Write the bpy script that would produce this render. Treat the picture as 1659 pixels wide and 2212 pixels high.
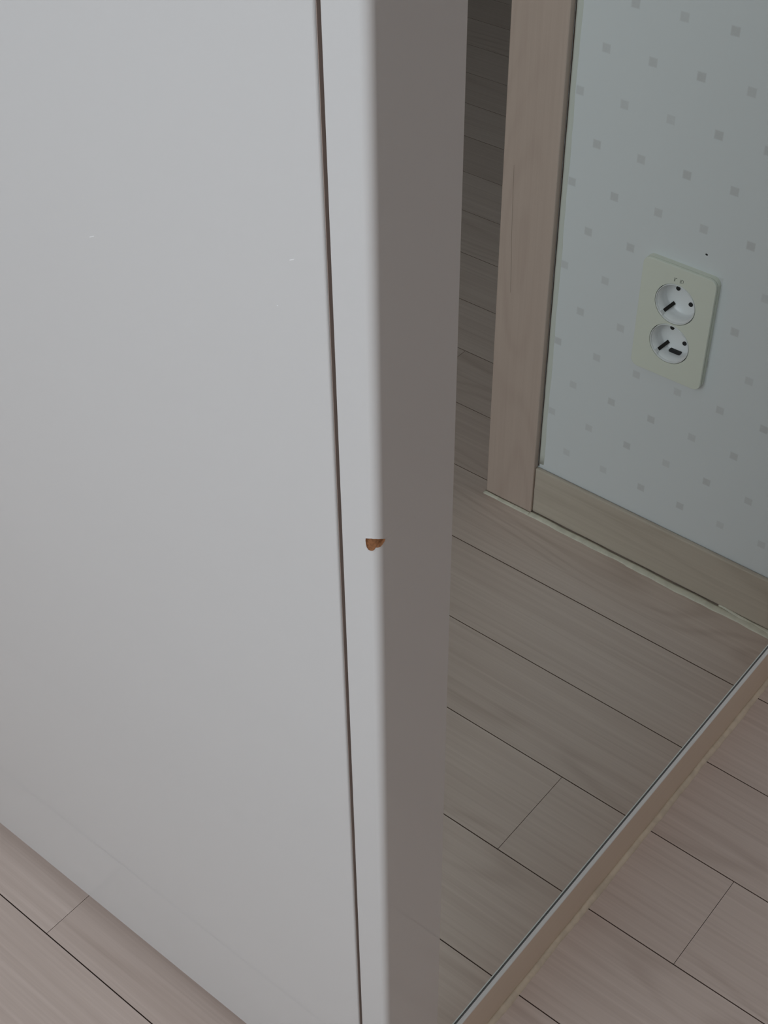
import bpy, bmesh, math, random
from mathutils import Matrix, Vector
random.seed(7)
for o in list(bpy.data.objects): bpy.data.objects.remove(o, do_unlink=True)
S = bpy.context.scene
COL = S.collection

# ------------------------------------------------------------------ camera
F_PX = 3015.33                                  # focal length in pixels of the 1659x2212 frame
cd = bpy.data.cameras.new('camera'); cam = bpy.data.objects.new('camera', cd); COL.objects.link(cam)
cd.sensor_fit = 'HORIZONTAL'; cd.sensor_width = 36.0; cd.lens = F_PX / 1659 * 36.0
cd.clip_start = 0.02; cd.clip_end = 50
right = Vector((0.7728, 0.6346, -0.0103)).normalized()
fwd = Vector((-0.4789, 0.5724, -0.6655)).normalized()
up = right.cross(fwd).normalized(); right = fwd.cross(up).normalized()
cam.matrix_world = Matrix(((right.x, up.x, -fwd.x, 0), (right.y, up.y, -fwd.y, 0), (right.z, up.z, -fwd.z, 1.0), (0, 0, 0, 1)))
S.camera = cam

# ------------------------------------------------------------------ world, window light, exposure
w = bpy.data.worlds.new('world'); S.world = w; w.use_nodes = True
bgn = w.node_tree.nodes['Background']; bgn.inputs[0].default_value = (0.78, 0.88, 1.0, 1); bgn.inputs[1].default_value = 1.0
WX0, WX1, WZ0, WZ1, WY = -1.30, 0.80, 0.95, 2.25, -1.60   # window opening in the wall behind the camera
ld = bpy.data.lights.new('window_daylight', 'AREA'); ld.shape = 'RECTANGLE'
ld.size = WX1 - WX0 - .06; ld.size_y = WZ1 - WZ0 - .06; ld.energy = 22; ld.color = (0.91, 0.955, 1.0)
lo = bpy.data.objects.new('window_daylight', ld); COL.objects.link(lo)
lo.location = ((WX0 + WX1) / 2, WY - 0.06, (WZ0 + WZ1) / 2); lo.rotation_euler = (math.radians(90), 0, 0)
S.view_settings.view_transform = 'Standard'; S.view_settings.look = 'None'
S.view_settings.gamma = 1.0; S.view_settings.use_curve_mapping = False
S.view_settings.exposure = 0.0

# ------------------------------------------------------------------ materials
def srgb(r, g, b):
    f = lambda c: (c / 255 / 12.92) if c / 255 <= .04045 else ((c / 255 + .055) / 1.055) ** 2.4
    return (f(r), f(g), f(b), 1)

def new_mat(name, col, rough=.5, metal=0., coat=0., spec=.5):
    m = bpy.data.materials.new(name); m.use_nodes = True
    b = m.node_tree.nodes['Principled BSDF']
    b.inputs['Base Color'].default_value = col; b.inputs['Roughness'].default_value = rough
    b.inputs['Metallic'].default_value = metal; b.inputs['Coat Weight'].default_value = coat
    b.inputs['Coat Roughness'].default_value = .04; b.inputs['Specular IOR Level'].default_value = spec
    return m

class NT:
    def __init__(s, m): s.t = m.node_tree; s.b = s.t.nodes['Principled BSDF']
    def n(s, typ, **kw):
        x = s.t.nodes.new(typ)
        for k, v in kw.items(): setattr(x, k, v)
        return x
    def l(s, a, b): s.t.links.new(a, b)
    def math(s, op, a, b=None, c=None):
        x = s.n('ShaderNodeMath', operation=op)
        for i, v in enumerate((a, b, c)):
            if v is None: continue
            if isinstance(v, (int, float)): x.inputs[i].default_value = v
            else: s.l(v, x.inputs[i])
        return x.outputs[0]
    def ramp(s, fac, lo, hi, a=0., b=1.):
        x = s.n('ShaderNodeMapRange', interpolation_type='SMOOTHSTEP'); x.inputs[1].default_value = lo; x.inputs[2].default_value = hi
        x.inputs[3].default_value = a; x.inputs[4].default_value = b; s.l(fac, x.inputs[0]); return x.outputs[0]
    def mix(s, fac, a, b, blend='MIX'):
        x = s.n('ShaderNodeMix', data_type='RGBA', blend_type=blend)
        for i, v in ((0, fac), (6, a), (7, b)):
            if isinstance(v, (int, float)): x.inputs[i].default_value = v
            elif isinstance(v, tuple): x.inputs[i].default_value = v
            else: s.l(v, x.inputs[i])
        return x.outputs[2]
    def noise(s, vec, scale, detail=3, rough=.55, dist=0.):
        x = s.n('ShaderNodeTexNoise'); x.inputs['Scale'].default_value = scale; x.inputs['Detail'].default_value = detail
        x.inputs['Roughness'].default_value = rough; x.inputs['Distortion'].default_value = dist; s.l(vec, x.inputs['Vector']); return x.outputs[0]

def wood(name, axis, light, dark, rough=.38, contrast=1., bump=.04):
    m = new_mat(name, light, rough); t = NT(m)
    tc = t.n('ShaderNodeTexCoord'); oi = t.n('ShaderNodeObjectInfo')
    off = t.n('ShaderNodeVectorMath', operation='SCALE'); cmb = t.n('ShaderNodeCombineXYZ')
    t.l(oi.outputs['Random'], cmb.inputs[0]); t.l(t.math('FRACT', t.math('MULTIPLY', oi.outputs['Random'], 7.31)), cmb.inputs[1]); t.l(t.math('FRACT', t.math('MULTIPLY', oi.outputs['Random'], 17.7)), cmb.inputs[2])
    t.l(cmb.outputs[0], off.inputs[0]); off.inputs['Scale'].default_value = 40
    ad = t.n('ShaderNodeVectorMath', operation='ADD'); t.l(tc.outputs['Object'], ad.inputs[0]); t.l(off.outputs[0], ad.inputs[1])
    def stretch(along, across):
        mp = t.n('ShaderNodeMapping'); sc = [across] * 3; sc['xyz'.index(axis)] = along
        mp.inputs['Scale'].default_value = sc; t.l(ad.outputs[0], mp.inputs[0]); return mp.outputs[0]
    fine = t.noise(stretch(6, 330), 1, 4, .6)
    mid = t.noise(stretch(2.2, 62), 1, 3, .55, .4)
    broad = t.noise(stretch(.9, 9), 1, 2, .5)
    # growth-ring lines: contours of a slow noise field
    field = t.noise(stretch(1.3, 7.5), 1, 2, .45)
    rings = t.math('FRACT', t.math('MULTIPLY', field, 22))
    ring = t.ramp(t.math('ABSOLUTE', t.math('SUBTRACT', rings, .5)), .0, .32, 1., 0.)
    gate = t.ramp(t.noise(stretch(.8, 14), 1, 1), .46, .62)
    ring = t.math('MULTIPLY', ring, gate)
    mid2 = t.noise(stretch(2.6, 190), 1, 3, .6, .2)
    k = t.math('ADD', t.math('MULTIPLY', t.math('SUBTRACT', fine, .5), 1.0 * contrast), .42)
    k = t.math('ADD', k, t.math('MULTIPLY', t.math('SUBTRACT', mid2, .5), 1.1 * contrast))
    k = t.math('ADD', k, t.math('MULTIPLY', t.math('SUBTRACT', mid, .5), .35 * contrast))
    k = t.math('ADD', k, t.math('MULTIPLY', t.math('SUBTRACT', broad, .5), .2 * contrast))
    k = t.math('ADD', k, t.math('MULTIPLY', ring, .4 * contrast))
    k = t.math('ADD', k, t.math('MULTIPLY', t.math('SUBTRACT', oi.outputs['Random'], .5), .22))
    c = t.mix(k, light, dark); t.l(c, t.b.inputs['Base Color'])
    bp = t.n('ShaderNodeBump'); bp.inputs['Strength'].default_value = bump; bp.inputs['Distance'].default_value = .001
    t.l(t.math('ADD', fine, t.math('MULTIPLY', ring, -.5)), bp.inputs['Height']); t.l(bp.outputs[0], t.b.inputs['Normal'])
    return m

WL, WD = srgb(223, 206, 196), srgb(191, 172, 161)
M_floor = wood('washed_oak_plank', 'x', WL, WD, .33, .8)
M_wood_x = wood('washed_oak_foil_x', 'x', srgb(207, 196, 182), srgb(184, 171, 157), .42, .8)
M_wood_y = wood('washed_oak_foil_y', 'y', srgb(240, 225, 207), srgb(226, 209, 190), .45, .4)
M_wood_z = wood('washed_oak_foil_z', 'z', srgb(206, 187, 175), srgb(186, 165, 154), .42, .5)
M_gap = new_mat('joint_and_gap_shade', srgb(80, 63, 54), .9)  # plank joints; also the shade painted into casing and door gaps
M_strip = new_mat('brown_edge_strip', srgb(176, 158, 148), .7)
M_pgap = new_mat('plank_edge', srgb(126, 106, 93), .9)
M_white = new_mat('gloss_white_foil', srgb(223, 223, 222), .22, coat=.55)
M_carc = new_mat('carcass_board', srgb(120, 96, 80), .7)
M_core = new_mat('bare_fibreboard', srgb(156, 106, 68), .85)
M_speck = new_mat('pale_scratch', srgb(250, 250, 250), .5)
M_black = new_mat('black_plastic', srgb(22, 20, 20), .5)
M_plate = new_mat('ivory_plastic', srgb(228, 231, 219), .35)
M_well = new_mat('white_plastic', srgb(240, 241, 242), .28)
M_clip = new_mat('dark_bronze_clip', srgb(58, 56, 54), .4, .7)
M_print = new_mat('grey_print', srgb(120, 124, 112), .6)
M_ceil = new_mat('ceiling_paper', srgb(225, 225, 222), .8)
M_seal = new_mat('ivory_sealant', srgb(222, 218, 202), .45)
M_sealw = new_mat('grey_white_sealant', srgb(212, 214, 206), .55)
M_sealb = new_mat('beige_sealant', srgb(226, 211, 190), .5)
M_channel = new_mat('white_mirror_channel', srgb(248, 250, 248), .3)
M_edge = new_mat('dark_mirror_edge', srgb(44, 50, 52), .35)
M_tan = new_mat('tan_bounce_wall', srgb(178, 138, 104), .8)  # unseen wall; tan picked to warm the light bounced onto the end panel
M_hall = new_mat('hall_paper', srgb(196, 188, 180), .8)
M_frame = new_mat('white_window_frame', srgb(235, 235, 235), .4)
for mm, sc in ((M_seal, 90), (M_sealb, 90), (M_core, 900)):
    t = NT(mm); tc = t.n('ShaderNodeTexCoord'); base = tuple(t.b.inputs['Base Color'].default_value)
    nz = t.noise(tc.outputs['Object'], sc, 3)
    t.l(t.mix(t.ramp(nz, .35, .7), base, tuple(c * (.62 if mm is M_core else .85) for c in base[:3]) + (1,)), t.b.inputs['Base Color'])

# mirror: slightly green silvered glass
M_mirror = new_mat('silvered_glass', (.785, .84, .812, 1), .0, 1.)

# wallpaper with small staggered grey squares
def wallpaper(name, base, dots=True):
    m = new_mat(name, base, .62, spec=.35); t = NT(m)
    tc = t.n('ShaderNodeTexCoord'); sp = t.n('ShaderNodeSeparateXYZ'); t.l(tc.outputs['Object'], sp.inputs[0])
    px, pz = .04405, .0852
    def lattice(x0, z0):
        u = t.math('ADD', t.math('DIVIDE', t.math('SUBTRACT', sp.outputs[0], x0), px), 100.5)
        v = t.math('ADD', t.math('DIVIDE', t.math('SUBTRACT', sp.outputs[2], z0), pz), 100.5)
        du = t.math('MULTIPLY', t.math('ABSOLUTE', t.math('SUBTRACT', t.math('FRACT', u), .5)), px)
        dv = t.math('MULTIPLY', t.math('ABSOLUTE', t.math('SUBTRACT', t.math('FRACT', v), .5)), pz)
        fl = t.n('ShaderNodeCombineXYZ'); t.l(t.math('FLOOR', u), fl.inputs[0]); t.l(t.math('FLOOR', v), fl.inputs[1]); fl.inputs[2].default_value = x0 * 100
        wn = t.n('ShaderNodeTexWhiteNoise', noise_dimensions='3D'); t.l(fl.outputs[0], wn.inputs['Vector'])
        d = t.math('MAXIMUM', du, dv)
        return t.math('MULTIPLY', t.ramp(d, .0030, .0046, 1., 0.), t.math('ADD', t.math('MULTIPLY', wn.outputs['Value'], .45), .55))
    a = t.math('MAXIMUM', lattice(-.0338, .5648), lattice(-.0553, .5222))
    fine = t.noise(tc.outputs['Object'], 420, 2)
    a = t.math('MULTIPLY', a, t.ramp(fine, .2, .55, .75, 1.))
    t.l(t.mix(a, base, srgb(207, 208, 209)), t.b.inputs['Base Color'])
    bp = t.n('ShaderNodeBump'); bp.inputs['Strength'].default_value = .08; bp.inputs['Distance'].default_value = .0008
    t.l(t.math('ADD', t.math('MULTIPLY', fine, .5), a), bp.inputs['Height']); t.l(bp.outputs[0], t.b.inputs['Normal'])
    return m
M_paper = wallpaper('dotted_wallpaper', srgb(226, 229, 231))

# ------------------------------------------------------------------ helpers
def obj(name, bm, mat, parent=None, smooth=False):
    me = bpy.data.meshes.new(name)
    bmesh.ops.recalc_face_normals(bm, faces=bm.faces[:])
    if smooth:
        for f in bm.faces: f.smooth = True
    bm.to_mesh(me); bm.free(); me.materials.append(mat)
    o = bpy.data.objects.new(name, me); COL.objects.link(o)
    if parent: o.parent = parent
    return o
def box(bm, x0, x1, y0, y1, z0, z1):
    vs = [bm.verts.new((x, y, z)) for x in (x0, x1) for y in (y0, y1) for z in (z0, z1)]
    for q in ((0, 1, 3, 2), (4, 6, 7, 5), (0, 4, 5, 1), (2, 3, 7, 6), (0, 2, 6, 4), (1, 5, 7, 3)): bm.faces.new([vs[i] for i in q])
def boxes(name, lst, mat, parent=None, bevel=0, seg=2):
    bm = bmesh.new()
    for b in lst: box(bm, *b)
    if bevel: bmesh.ops.bevel(bm, geom=bm.edges[:], offset=bevel, segments=seg, affect='EDGES', profile=.5)
    return obj(name, bm, mat, parent)
def tag(o, label, cat, group=None):
    o['label'] = label; o['category'] = cat
    if group: o['group'] = group
    return o
def struct(o, label=None):
    o['kind'] = 'structure'
    if label: o['label'] = label
    return o
def empty(name, loc=(0, 0, 0)):
    o = bpy.data.objects.new(name, None); COL.objects.link(o); o.location = loc; o.empty_display_size = .05; return o

# ------------------------------------------------------------------ layout (metres; camera stands at x=0, y=0, z=1)
XM = -0.2873        # reflecting face of the mirror
XB = -0.2857        # face of the wardrobe end panel
XS = -0.2861        # face of the skirting under the mirror
YF = 0.3366         # front of the wardrobe
YW = 0.9645         # papered wall with the socket
YP = 0.3911         # rear edge of the wardrobe end panel, where the mirror starts
CX0, CX1, CY = 0.0209, 0.0794, 0.9565   # door casing
ROOM = (-2.20, 2.00, -1.60, 2.35)       # x0, x1, y0, ceiling
HALL = (-0.75, 1.75, 3.00)

# ------------------------------------------------------------------ floor: sub-floor with every plank laid on it
fl = boxes('floor', [(-2.3, 2.1, -1.7, 3.1, -.03, -.0025)], M_gap)
struct(fl, 'pale washed oak plank floor')
seams = [.000, .0985, .197, .295, .393, .491, .589, .6862, .7815, .8765, .972, 1.064, 1.1542, 1.2436, 1.336, 1.4278]
while seams[-1] < 3.0: seams.append(seams[-1] + .0917)
lowr = [-.0985 * i for i in range(1, 17)]
seams = sorted(lowr) + seams
L = .80
joint0 = {.589: -.2020, .295: -.6078, 1.064: .2564, .197: -.22, .393: -.47, .491: -.80, .6862: .36, .7815: -.55, .8765: -.42, .972: .40,
          1.1542: -.12, 1.2436: .62, 1.336: .02, 1.4278: -.20}
cache = {}
def plank_mesh(wd, ln):
    k = (round(wd, 4), round(ln, 3))
    if k not in cache:
        bm = bmesh.new(); g, e = .0005, .00022
        box(bm, -ln / 2 + e, ln / 2 - e, -wd / 2 + g, wd / 2 - g, -.0025, 0)
        me = bpy.data.meshes.new('plank'); bmesh.ops.recalc_face_normals(bm, faces=bm.faces[:]); bm.to_mesh(me); bm.free(); me.materials.append(M_floor); me.materials.append(M_pgap); cache[k] = me
        for p in me.polygons: p.material_index = 0 if p.normal.z > .5 else 1
    return cache[k]
far = bmesh.new()
for i in range(len(seams) - 1):
    y0, y1 = seams[i], seams[i + 1]; wd = y1 - y0; yc = (y0 + y1) / 2
    j = joint0.get(round(y0, 4), random.uniform(0, .8))
    x = j - L * math.ceil((j + 2.2) / L)
    while x < 2.0:
        a, b = max(x, -2.2), min(x + L, 2.0); x += L
        if b - a < .02: continue
        if -.35 < y0 < 2.3 and b > -1.6 and a < 1.5:
            o = bpy.data.objects.new('plank', plank_mesh(wd, b - a)); COL.objects.link(o); o.parent = fl
            o.location = ((a + b) / 2, yc, random.uniform(-.0001, .0001))
        else: box(far, a + .0004, b - .0004, y0 + .00055, y1 - .00055, -.0025, 0)
fo = obj('plank_field', far, M_floor, fl); fo['kind'] = 'stuff'; fo.data.materials.append(M_pgap)
for p in fo.data.polygons: p.material_index = 0 if p.normal.z > .5 else 1

# ------------------------------------------------------------------ room shell
SX, SZ = -.10995, .2978                                   # socket centre on the wall
hx, hz = .026, .046
H = ROOM[3]; T = .12
bm = bmesh.new()
DX0, DX1, DZ = CX1 - .006, CX1 + .80, 2.03                # door opening
for b in ((ROOM[0], SX - hx, YW, YW + T, 0, H), (SX + hx, DX0, YW, YW + T, 0, H), (SX - hx, SX + hx, YW, YW + T, 0, SZ - hz), (SX - hx, SX + hx, YW, YW + T, SZ + hz, H),
          (SX - hx, SX + hx, YW + .05, YW + T, SZ - hz, SZ + hz), (DX1, ROOM[1], YW, YW + T, 0, H), (DX0, DX1, YW, YW + T, DZ, H)): box(bm, *b)
wr = struct(obj('wall_right', bm, M_paper), 'white wallpaper wall with small grey squares')
bm = bmesh.new(); bmesh.ops.create_icosphere(bm, subdivisions=2, radius=.0011)
nh = obj('nail_hole', bm, M_black, wr, True); nh.scale = (1.2, .35, .8); nh.location = (-.5746 + .4463, YW, .3723)
struct(boxes('wall_left', [(XM - .09, XM - .0052, YP, YW, 0, H)], M_paper), 'narrow partition wall behind the mirror')
bm = bmesh.new()
y0, y1 = WY - T, WY
for b in ((ROOM[0], WX0, y0, y1, 0, H), (WX1, ROOM[1], y0, y1, 0, H), (WX0, WX1, y0, y1, 0, WZ0), (WX0, WX1, y0, y1, WZ1, H)): box(bm, *b)
struct(obj('wall_front', bm, M_paper))
struct(boxes('wall_far_left', [(ROOM[0] - T, ROOM[0], WY, YW, 0, H)], M_paper))
struct(boxes('wall_far_right', [(ROOM[1], ROOM[1] + T, WY, YW, 0, H)], M_tan))
struct(boxes('ceiling', [(-2.32, 2.12, -1.72, 3.12, H, H + .05)], M_ceil))
struct(boxes('wall_hall', [(HALL[0] - .1, HALL[0], YW + T, HALL[2], 0, H), (HALL[1], HALL[1] + .1, YW + T, HALL[2], 0, H), (HALL[0] - .1, HALL[1] + .1, HALL[2], HALL[2] + .1, 0, H)], M_hall))
wf = struct(boxes('window_1', [(WX0, WX0 + .05, y0 + .02, y0 + .08, WZ0, WZ1), (WX1 - .05, WX1, y0 + .02, y0 + .08, WZ0, WZ1), (WX0 + .05, WX1 - .05, y0 + .02, y0 + .08, WZ0, WZ0 + .05), (WX0 + .05, WX1 - .05, y0 + .02, y0 + .08, WZ1 - .05, WZ1)], M_frame))

# sealant bead with a hand-laid wavy outline; runs along an axis
def bead(name, axis, a0, a1, base, width, height, mat, parent, seed, taper=None, n=90):
    rnd = random.Random(seed); bm = bmesh.new(); rows = []
    ph = [rnd.uniform(0, 6) for _ in range(6)]
    for i in range(n + 1):
        s = i / n; a = a0 + (a1 - a0) * s; L_ = (a1 - a0) * 60
        wv = math.sin(s * L_ * .9 + ph[0]) * .5 + math.sin(s * L_ * 2.3 + ph[1]) * .3 + math.sin(s * L_ * 5.1 + ph[2]) * .2
        wd = width * (1 + .13 * wv) * (taper(a) if taper else 1); ht = height * (1 + .15 * math.sin(s * L_ * 1.7 + ph[3]))
        prof = ((0, 0), (.0, ht), (-.3 * wd, ht * .95), (-.7 * wd, ht * .7), (-.94 * wd, ht * .3), (-wd, 0))
        if axis == 'x': rows.append([bm.verts.new((a, base + p, q)) for p, q in prof])
        elif axis == 'y': rows.append([bm.verts.new((base - p, a, q)) for p, q in prof])
        else: rows.append([bm.verts.new((base[0] + p, base[1] - q, a)) for p, q in prof])
    for r0, r1 in zip(rows, rows[1:]):
        for k in range(len(r0) - 1): bm.faces.new((r0[k], r0[k + 1], r1[k + 1], r1[k]))
    bm.faces.new(rows[0]); bm.faces.new(rows[-1])
    return obj(name, bm, mat, parent, True)

# skirting below the papered wall
bb = boxes('baseboard_right', [(XB + .001, CX0 - .0003, .9590, YW - .0008, .0022, .0617)], M_wood_x, bevel=.0014)
struct(bb, 'pale oak skirting under the dotted wallpaper')
bead('sealant_bead', 'x', XB + .004, CX0 + .001, .9582, .0066, .0020, M_seal, bb, 3, lambda a: 1.15 if a < -.1 else 1.0)
bead('sealant_bead', 'x', XB + .004, -.205, .9590, .0050, .0032, M_seal, bb, 4, lambda a: .9 * max(.25, min(1, (-.203 - a) / .03)), 40)
# skirting below the mirror
bl = boxes('baseboard_left', [(XM - .0052, XS, YP + .0006, .9588, .001, .0539)], M_wood_y, bevel=.0004)
struct(bl, 'pale beige skirting below the mirror')
bead('sealant_bead', 'y', YP + .002, .953, XS, .0048, .0024, M_sealb, bl, 9)

# ------------------------------------------------------------------ door casing
tr = boxes('trim_1', [(CX0, CX1, CY, YW, .0012, 2.09)], M_wood_z, bevel=.0012)
struct(tr, 'pale oak door casing beside the wallpaper')
boxes('jamb', [(CX1 - .0058, CX1 - .0003, YW + .0002, YW + T, .001, 2.03)], M_wood_z, tr)
boxes('casing_head', [(CX1 + .0002, DX1 - .012, CY, YW, 2.03, 2.09)], M_wood_x, tr, bevel=.0012)
boxes('casing_side', [(DX1 - .012, DX1 + .046, CY, YW, .0012, 2.09)], M_wood_z, tr, bevel=.0012)
bead('sealant_bead', 'x', CX0 + .0005, CX1 + .001, CY - .0004, .0044, .0018, M_seal, tr, 12, None, 24)
bead('wall_sealant', 'z', .066, 2.05, (CX0 - .0014, YW), .0052, .0008, M_sealw, tr, 21, None, 160)
boxes('painted_gap_shadow', [(CX0 - .0014, CX0, YW - .0002, YW + .0005, .062, 2.05)], M_gap, tr)  # dark strip painted as the shade between casing and wall
bm = bmesh.new()                                          # fine check in the foil of the casing
pts = [(.0672, .395), (.0668, .372), (.0660, .345), (.0655, .322), (.0642, .296), (.0630, .262)]
for i, ((xa, za), (xb, zb)) in enumerate(zip(pts, pts[1:])):
    wv = .00028
    bm.faces.new([bm.verts.new(c) for c in ((xa - wv, CY - .00012, za), (xa + wv, CY - .00012, za), (xb + wv, CY - .00012, zb), (xb - wv, CY - .00012, zb))])
obj('hairline_check', bm, new_mat('casing_check', srgb(168, 151, 139), .8), tr)

# ------------------------------------------------------------------ wardrobe
wd_ = empty('wardrobe', (-.75, .65, 0)); inv = Matrix.Translation((.75, -.65, 0))
tag(wd_, 'glossy white built-in wardrobe with rounded end panel and brown chip', 'wardrobe')
def wpart(o, parent=None):
    o.parent = parent or wd_
    if parent is None: o.matrix_parent_inverse = inv
    return o
# end panel: rounded front corner, with a chip knocked out of the foil
R = .0045; PX0 = -.3058; WH = 2.30
cx, cy = XB - R, YF + R
def prof(u, d=0.):                     # u: arc length from the start of the rounding; d: depth below the surface
    if u <= 0: return (cx + u, YF + d)
    q = R * math.pi / 2
    if u >= q: return (XB - d, cy + (u - q))
    a = u / R; return (cx + (R - d) * math.sin(a), cy - (R - d) * math.cos(a))
q = R * math.pi / 2
chip = [(-1.97,587.50),(1.12,589.11),(3.12,589.32),(5.53,588.70),(8.07,587.11),(7.48,586.05),(6.38,585.16),(5.33,584.24),(4.03,584.00),(3.05,584.10),(2.67,583.09),(1.78,582.01),(0.71,581.62),(-0.52,581.52),(-1.46,582.48),(-1.89,584.23),(-2.08,586.11)]
def inside(u, z):
    c = False; n = len(chip); u *= 1000; z *= 1000
    for i in range(n):
        (x1, y1_), (x2, y2_) = chip[i], chip[i - 1]
        if (y1_ > z) != (y2_ > z) and u < (x2 - x1) * (z - y1_) / (y2_ - y1_) + x1: c = not c
    return c
def edist(u, z):
    u *= 1000; z *= 1000; b = 9
    for i in range(len(chip)):
        (x1, y1_), (x2, y2_) = chip[i], chip[i - 1]; dx, dy = x2 - x1, y2_ - y1_
        s = max(0, min(1, ((u - x1) * dx + (z - y1_) * dy) / (dx * dx + dy * dy)))
        b = min(b, math.hypot(u - x1 - s * dx, z - y1_ - s * dy))
    return b
us = [PX0 - cx + .0008 * 0]
us = [PX0 - cx, -.0080, -.0055] + [-.0046 + .0002 * i for i in range(64)] + [q + .0014, q + .0025, (YP - cy) + q]
us = sorted(set(round(x, 6) for x in us))
zs = [.0, .3, .574, .578] + [.5802 + .0002 * i for i in range(53)] + [.594, .60, 1.0, 1.6, WH]
bm = bmesh.new(); bc = bmesh.new(); rnd = random.Random(5)
gv = {}; cvs = {}
NU, NZ = len(us) - 1, len(zs) - 1
cell = {(i, j): inside((us[i] + us[i + 1]) / 2, (zs[j] + zs[j + 1]) / 2) for i in range(NU) for j in range(NZ)}
def rim(i, j):                                   # grid vertex on the outline of the chip
    c = [cell.get(k_) for k_ in ((i, j), (i - 1, j), (i, j - 1), (i - 1, j - 1)) if k_ in cell]
    return any(c) and not all(c)
def snap(u, z):                                  # nearest point of the outline
    best = None
    for i in range(len(chip)):
        (x1, y1_), (x2, y2_) = chip[i], chip[i - 1]; dx, dy = x2 - x1, y2_ - y1_
        s_ = max(0, min(1, ((u * 1000 - x1) * dx + (z * 1000 - y1_) * dy) / (dx * dx + dy * dy)))
        p = (x1 + s_ * dx, y1_ + s_ * dy); d_ = math.hypot(p[0] - u * 1000, p[1] - z * 1000)
        if best is None or d_ < best[0]: best = (d_, p)
    return best[1][0] / 1000, best[1][1] / 1000
def V(i, j):
    if (i, j) not in gv:
        u, z = us[i], zs[j]; lip = 0.
        if rim(i, j): u, z = snap(u, z); lip = -.00012
        elif -.006 < u < .010 and .578 < z < .593: lip = -.00012 * max(0, 1 - edist(u, z) / .9)   # torn foil stands up a little
        x, y = prof(u, lip); gv[(i, j)] = bm.verts.new((x, y, z))
    return gv[(i, j)]
def CV(i, j):
    if (i, j) not in cvs:
        u, z = us[i], zs[j]
        if rim(i, j): u, z = snap(u, z); d = -.00011
        else: d = min(.0008, .0002 + .0009 * edist(u, z)) + rnd.uniform(-.00005, .00005)
        x, y = prof(u, d); cvs[(i, j)] = bc.verts.new((x, y, z))
    return cvs[(i, j)]
for i in range(len(us) - 1):
    for j in range(len(zs) - 1):
        um, zm = (us[i] + us[i + 1]) / 2, (zs[j] + zs[j + 1]) / 2
        if inside(um, zm): bc.faces.new((CV(i, j), CV(i + 1, j), CV(i + 1, j + 1), CV(i, j + 1)))
        else: bm.faces.new((V(i, j), V(i + 1, j), V(i + 1, j + 1), V(i, j + 1)))
nj = len(zs) - 1; ni = len(us) - 1
def NV(i, j): return bm.verts.new(V(i, j).co)
def cap(vs, corners):
    bm.faces.new(vs + [bm.verts.new(c) for c in corners])
cap([NV(0, j) for j in range(nj + 1)], [(PX0, YP, WH), (PX0, YP, 0)])
cap([NV(ni, j) for j in range(nj + 1)], [(PX0, YP, WH), (PX0, YP, 0)])
cap([NV(i, nj) for i in range(ni + 1)], [(PX0, YP, WH)]); cap([NV(i, 0) for i in range(ni + 1)], [(PX0, YP, 0)])
sp_ = wpart(obj('end_panel', bm, M_white))
for p in sp_.data.polygons: p.use_smooth = len(p.vertices) == 4
core = obj('exposed_core', bc, M_core, sp_, True); core['label'] = 'brown bare fibreboard chip on the panel edge'
# doors
dx1 = -.3090; k = 0
DW = .455
while dx1 > -2.1:
    dx0 = max(dx1 - DW, -2.19)
    d = wpart(boxes('door', [(dx0, dx1, YF, YF + .018, .0109, 2.28)], M_white, bevel=.0012, seg=4))
    boxes('edge_strip', [(dx1 - .0002, dx1 + .0002, YF + .0012, YF + .0178, .0120, 2.279)], M_strip, d)  # brown strip on the door's edge face, showing as the dark groove
    if k == 0:
        door0 = d
    dx1 = dx0 - .0025; k += 1
for x0_, z0_, x1_, z1_ in ((-.4504, .6787, -.4469, .6804), (-.3274, .7137, -.3249, .7150), (-.3362, .6893, -.3352, .6897)):
    bm = bmesh.new(); h = .00018
    lo_, hi_ = ((x0_, YF, z0_ - h), (x1_, YF, z1_ - h), (x1_, YF, z1_ + h), (x0_, YF, z0_ + h)), None
    a = [bm.verts.new(c) for c in lo_]; b = [bm.verts.new((c[0], c[1] - .00012, c[2])) for c in lo_]
    bm.faces.new(a); bm.faces.new(b)
    for i in range(4): bm.faces.new((a[i], a[(i + 1) % 4], b[(i + 1) % 4], b[i]))
    obj('scratch', bm, M_speck, door0)
wpart(boxes('carcass', [(-2.195, PX0 - .0001, YF + .022, YF + .03, .065, 2.28), (-2.195, -.385, YF + .03, .963, .065, 2.28)], M_carc))
wpart(boxes('gap_shade_strip', [(-.3086, PX0 - .0002, YF + .0035, YF + .0219, .0109, 2.28)], M_gap))  # dark strip added in the door gap in place of its shade
wpart(boxes('plinth', [(-2.195, PX0 - .0001, YF + .045, YF + .06, .0, .064)], M_white))
wpart(boxes('top_filler', [(-2.195, PX0, YF + .004, YF + .022, 2.283, 2.348)], M_white))

# ------------------------------------------------------------------ mirror
mi = empty('wall_mirror', (XM, .68, .0540)); minv = Matrix.Translation((-XM, -.68, -.0540))
tag(mi, 'tall frameless mirror reflecting the dotted wall, door casing and socket', 'mirror')
g = boxes('mirror_glass', [(XM - .005, XM, YP + .0010, .9585, .0606, 1.95)], M_mirror); g.parent = mi; g.matrix_parent_inverse = minv
bm = bmesh.new()                                          # rounded white channel that carries the glass
pr = [(XM - .005, .0540), (XM + .0024, .0540), (XM + .0028, .0545), (XM + .0028, .0552), (XM + .0026, .0558), (XM + .0021, .0562), (XM + .0010, .0567), (XM, .0571), (XM - .005, .0571)]
ra, rb = [[bm.verts.new((x, y, z)) for x, z in pr] for y in (YP + .0006, .9588)]
for i in range(len(pr)): bm.faces.new((ra[i], ra[(i + 1) % len(pr)], rb[(i + 1) % len(pr)], rb[i]))
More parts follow.
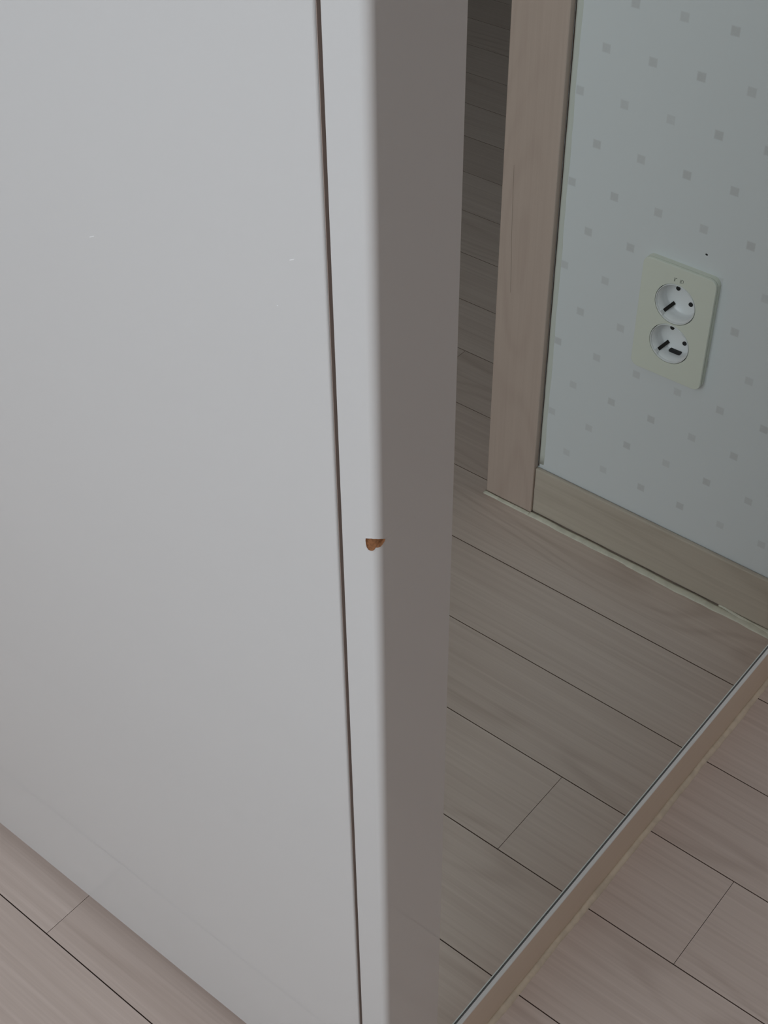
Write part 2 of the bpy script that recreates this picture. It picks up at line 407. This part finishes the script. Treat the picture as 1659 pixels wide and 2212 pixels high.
bm.faces.new(ra); bm.faces.new(rb)
g = obj('bottom_channel', bm, M_channel); g.parent = mi; g.matrix_parent_inverse = minv
g = boxes('edge_seal', [(XM - .0050, XM + .0002, YP + .0010, .9585, .0572, .0605)], M_edge); g.parent = mi; g.matrix_parent_inverse = minv

# ------------------------------------------------------------------ wall socket (double)
sk = empty('wall_socket', (SX, YW, SZ))
tag(sk, 'ivory double power socket with two round wells on dotted wallpaper', 'socket')
PW, PH, PT, CR = .0723, .1155, .0080, .0074
def rrect(w_, h_, r_, n=8):
    out = []
    for cxx, czz, a0 in ((w_ / 2 - r_, h_ / 2 - r_, 0), (-w_ / 2 + r_, h_ / 2 - r_, 90), (-w_ / 2 + r_, -h_ / 2 + r_, 180), (w_ / 2 - r_, -h_ / 2 + r_, 270)):
        for i in range(n + 1):
            a = math.radians(a0 + 90 * i / n); out.append((cxx + r_ * math.cos(a), czz + r_ * math.sin(a)))
    return out
bm = bmesh.new()
def loop(pts, y): return [bm.verts.new((x, y, z)) for x, z in pts]
def skin(a, b):
    n = len(a)
    for i in range(n): bm.faces.new((a[i], a[(i + 1) % n], b[(i + 1) % n], b[i]))
prev = loop(rrect(PW, PH, CR), 0)
for ins, y in ((0, -.0046), (.0009, -.0046), (.0009, -.0054), (.0001, -.0054), (.0001, -PT + .0006), (.0004, -PT + .0001), (.0008, -PT)):
    nx = loop(rrect(PW - 2 * ins, PH - 2 * ins, CR - ins), y); skin(prev, nx); prev = nx
RH = .0202; WO = .0208
edges = []
def ring_edges(vs): return [bm.edges.get((vs[i], vs[(i + 1) % len(vs)])) or bm.edges.new((vs[i], vs[(i + 1) % len(vs)])) for i in range(len(vs))]
edges += ring_edges(prev)
holes = []
for sgn in (1, -1):
    hv = [bm.verts.new((RH * math.cos(i * math.pi / 32), -PT, sgn * WO + RH * math.sin(i * math.pi / 32))) for i in range(64)]
    edges += ring_edges(hv); holes.append((hv, sgn))
bmesh.ops.triangle_fill(bm, use_beauty=True, use_dissolve=False, edges=edges)
for hv, sgn in holes:
    iv = [bm.verts.new((v.co.x, -PT + .0035, v.co.z)) for v in hv]; skin(hv, iv)
pl = obj('cover_plate', bm, M_plate, sk)
# wells: turned cups sitting in the plate
def well(sgn):
    bm = bmesh.new(); N = 64
    prf = [(.0195, -PT + .004), (.0195, -PT - .0001), (.0192, -PT - .0003), (.0189, -PT + .0001), (.0187, -PT + .002), (.0186, -PT + .0022), (.0183, -PT + .0022), (.0180, -PT + .010), (.0177, -PT + .0155), (.0168, -PT + .0170), (0, -PT + .0170)]
    rings = []
    for r_, y in prf[:-1]: rings.append([bm.verts.new((r_ * math.cos(2 * math.pi * i / N), y, sgn * WO + r_ * math.sin(2 * math.pi * i / N))) for i in range(N)])
    for a, b in zip(rings, rings[1:]):
        for i in range(N): bm.faces.new((a[i], a[(i + 1) % N], b[(i + 1) % N], b[i]))
    c = bm.verts.new((0, prf[-1][1], sgn * WO))
    for i in range(N): bm.faces.new((rings[-1][i], rings[-1][(i + 1) % N], c))
    # outer shell behind the wall surface
    return obj('socket_well', bm, M_well, sk, True)
for sgn in (1, -1):
    wl = well(sgn)
    for dx, dz in ((.0071, .0056), (-.0071, -.0056)):       # pin holes
        bm = bmesh.new(); ret = bmesh.ops.create_cone(bm, cap_ends=True, segments=20, radius1=.0021, radius2=.0021, depth=.0006)
        bmesh.ops.rotate(bm, verts=bm.verts, matrix=Matrix.Rotation(math.pi / 2, 3, 'X'))
        bmesh.ops.translate(bm, verts=bm.verts, vec=(dx, -PT + .0167, sgn * WO + dz)); obj('pin_hole', bm, M_black, wl)
    for s2 in (1, -1):                                        # earth clips on the other diagonal
        ux, uz = s2 * .66, s2 * -.75                          # direction in the wall plane
        bm = bmesh.new(); path = ((.0181, .0050), (.0165, .0095), (.0142, .0140), (.0128, .0166)); hw = .0016
        fr = []
        for r_, dp in path:
            fr.append([bm.verts.new((ux * r_ + e * hw * -uz, -PT + dp, sgn * WO + uz * r_ + e * hw * ux)) for e in (-1, 1)] + [bm.verts.new((ux * (r_ + .0012) + e * hw * -uz, -PT + dp, sgn * WO + uz * (r_ + .0012) + e * hw * ux)) for e in (1, -1)])
        for a, b in zip(fr, fr[1:]):
            for i in range(4): bm.faces.new((a[i], a[(i + 1) % 4], b[(i + 1) % 4], b[i]))
        bm.faces.new(fr[0]); bm.faces.new(fr[-1])
        obj('earth_clip', bm, M_clip, wl)
        bm = bmesh.new(); c0 = Vector((ux * .0183, -PT + .0012, sgn * WO + uz * .0183)); 
        bmesh.ops.create_cube(bm, size=1); bmesh.ops.scale(bm, verts=bm.verts, vec=(.0040, .0030, .0012))
        bmesh.ops.rotate(bm, verts=bm.verts, matrix=Matrix.Rotation(math.atan2(-ux, uz) * -1, 3, 'Y')); bmesh.ops.translate(bm, verts=bm.verts, vec=c0); obj('clip_slot', bm, M_well, wl)
    if sgn < 0:
        lt = boxes('latch', [(-.0062, .0055, -PT + .0125, -PT + .0168, -WO - .0175, -WO - .0150)], M_black, wl, bevel=.0006)
        lt['label'] = 'black latch opening in the lower well'
# printed approval mark above the upper well
bm = bmesh.new()
def stroke(p, wv=.00022):
    for (xa, za), (xb, zb) in zip(p, p[1:]):
        d = Vector((xb - xa, zb - za)).normalized() * wv; nx, nz = -d.y, d.x; e = d
        bm.faces.new([bm.verts.new((-x / 1000 + 0, -PT - .00006, WO + z / 1000 + .0003)) for x, z in ()] or [bm.verts.new((c[0], -PT - .00006, c[1])) for c in ((-(xa) - nx - -e.x * -1, za + nz), (-(xa) + nx, za - nz), (-(xb) + nx, zb - nz), (-(xb) - nx, zb + nz))])
mk = [[(-3.74, 26.6), (-4.0, 22.5)], [(-2.4, 26.3), (-3.6, 24.2), (-3.2, 22.8)], [(-2.7, 25.8), (-1.4, 26.5)], [(1.9, 26.2), (1.8, 22.6)], [(3.0, 26.5), (2.5, 22.9)], [(3.0, 26.5), (4.7, 26.1), (5.0, 24.1), (2.6, 23.1)], [(2.0, 24.6), (3.0, 24.9)]]
for p in mk: stroke([(x / 1000, WO + z / 1000) for x, z in p])
obj('approval_mark', bm, M_print, pl)
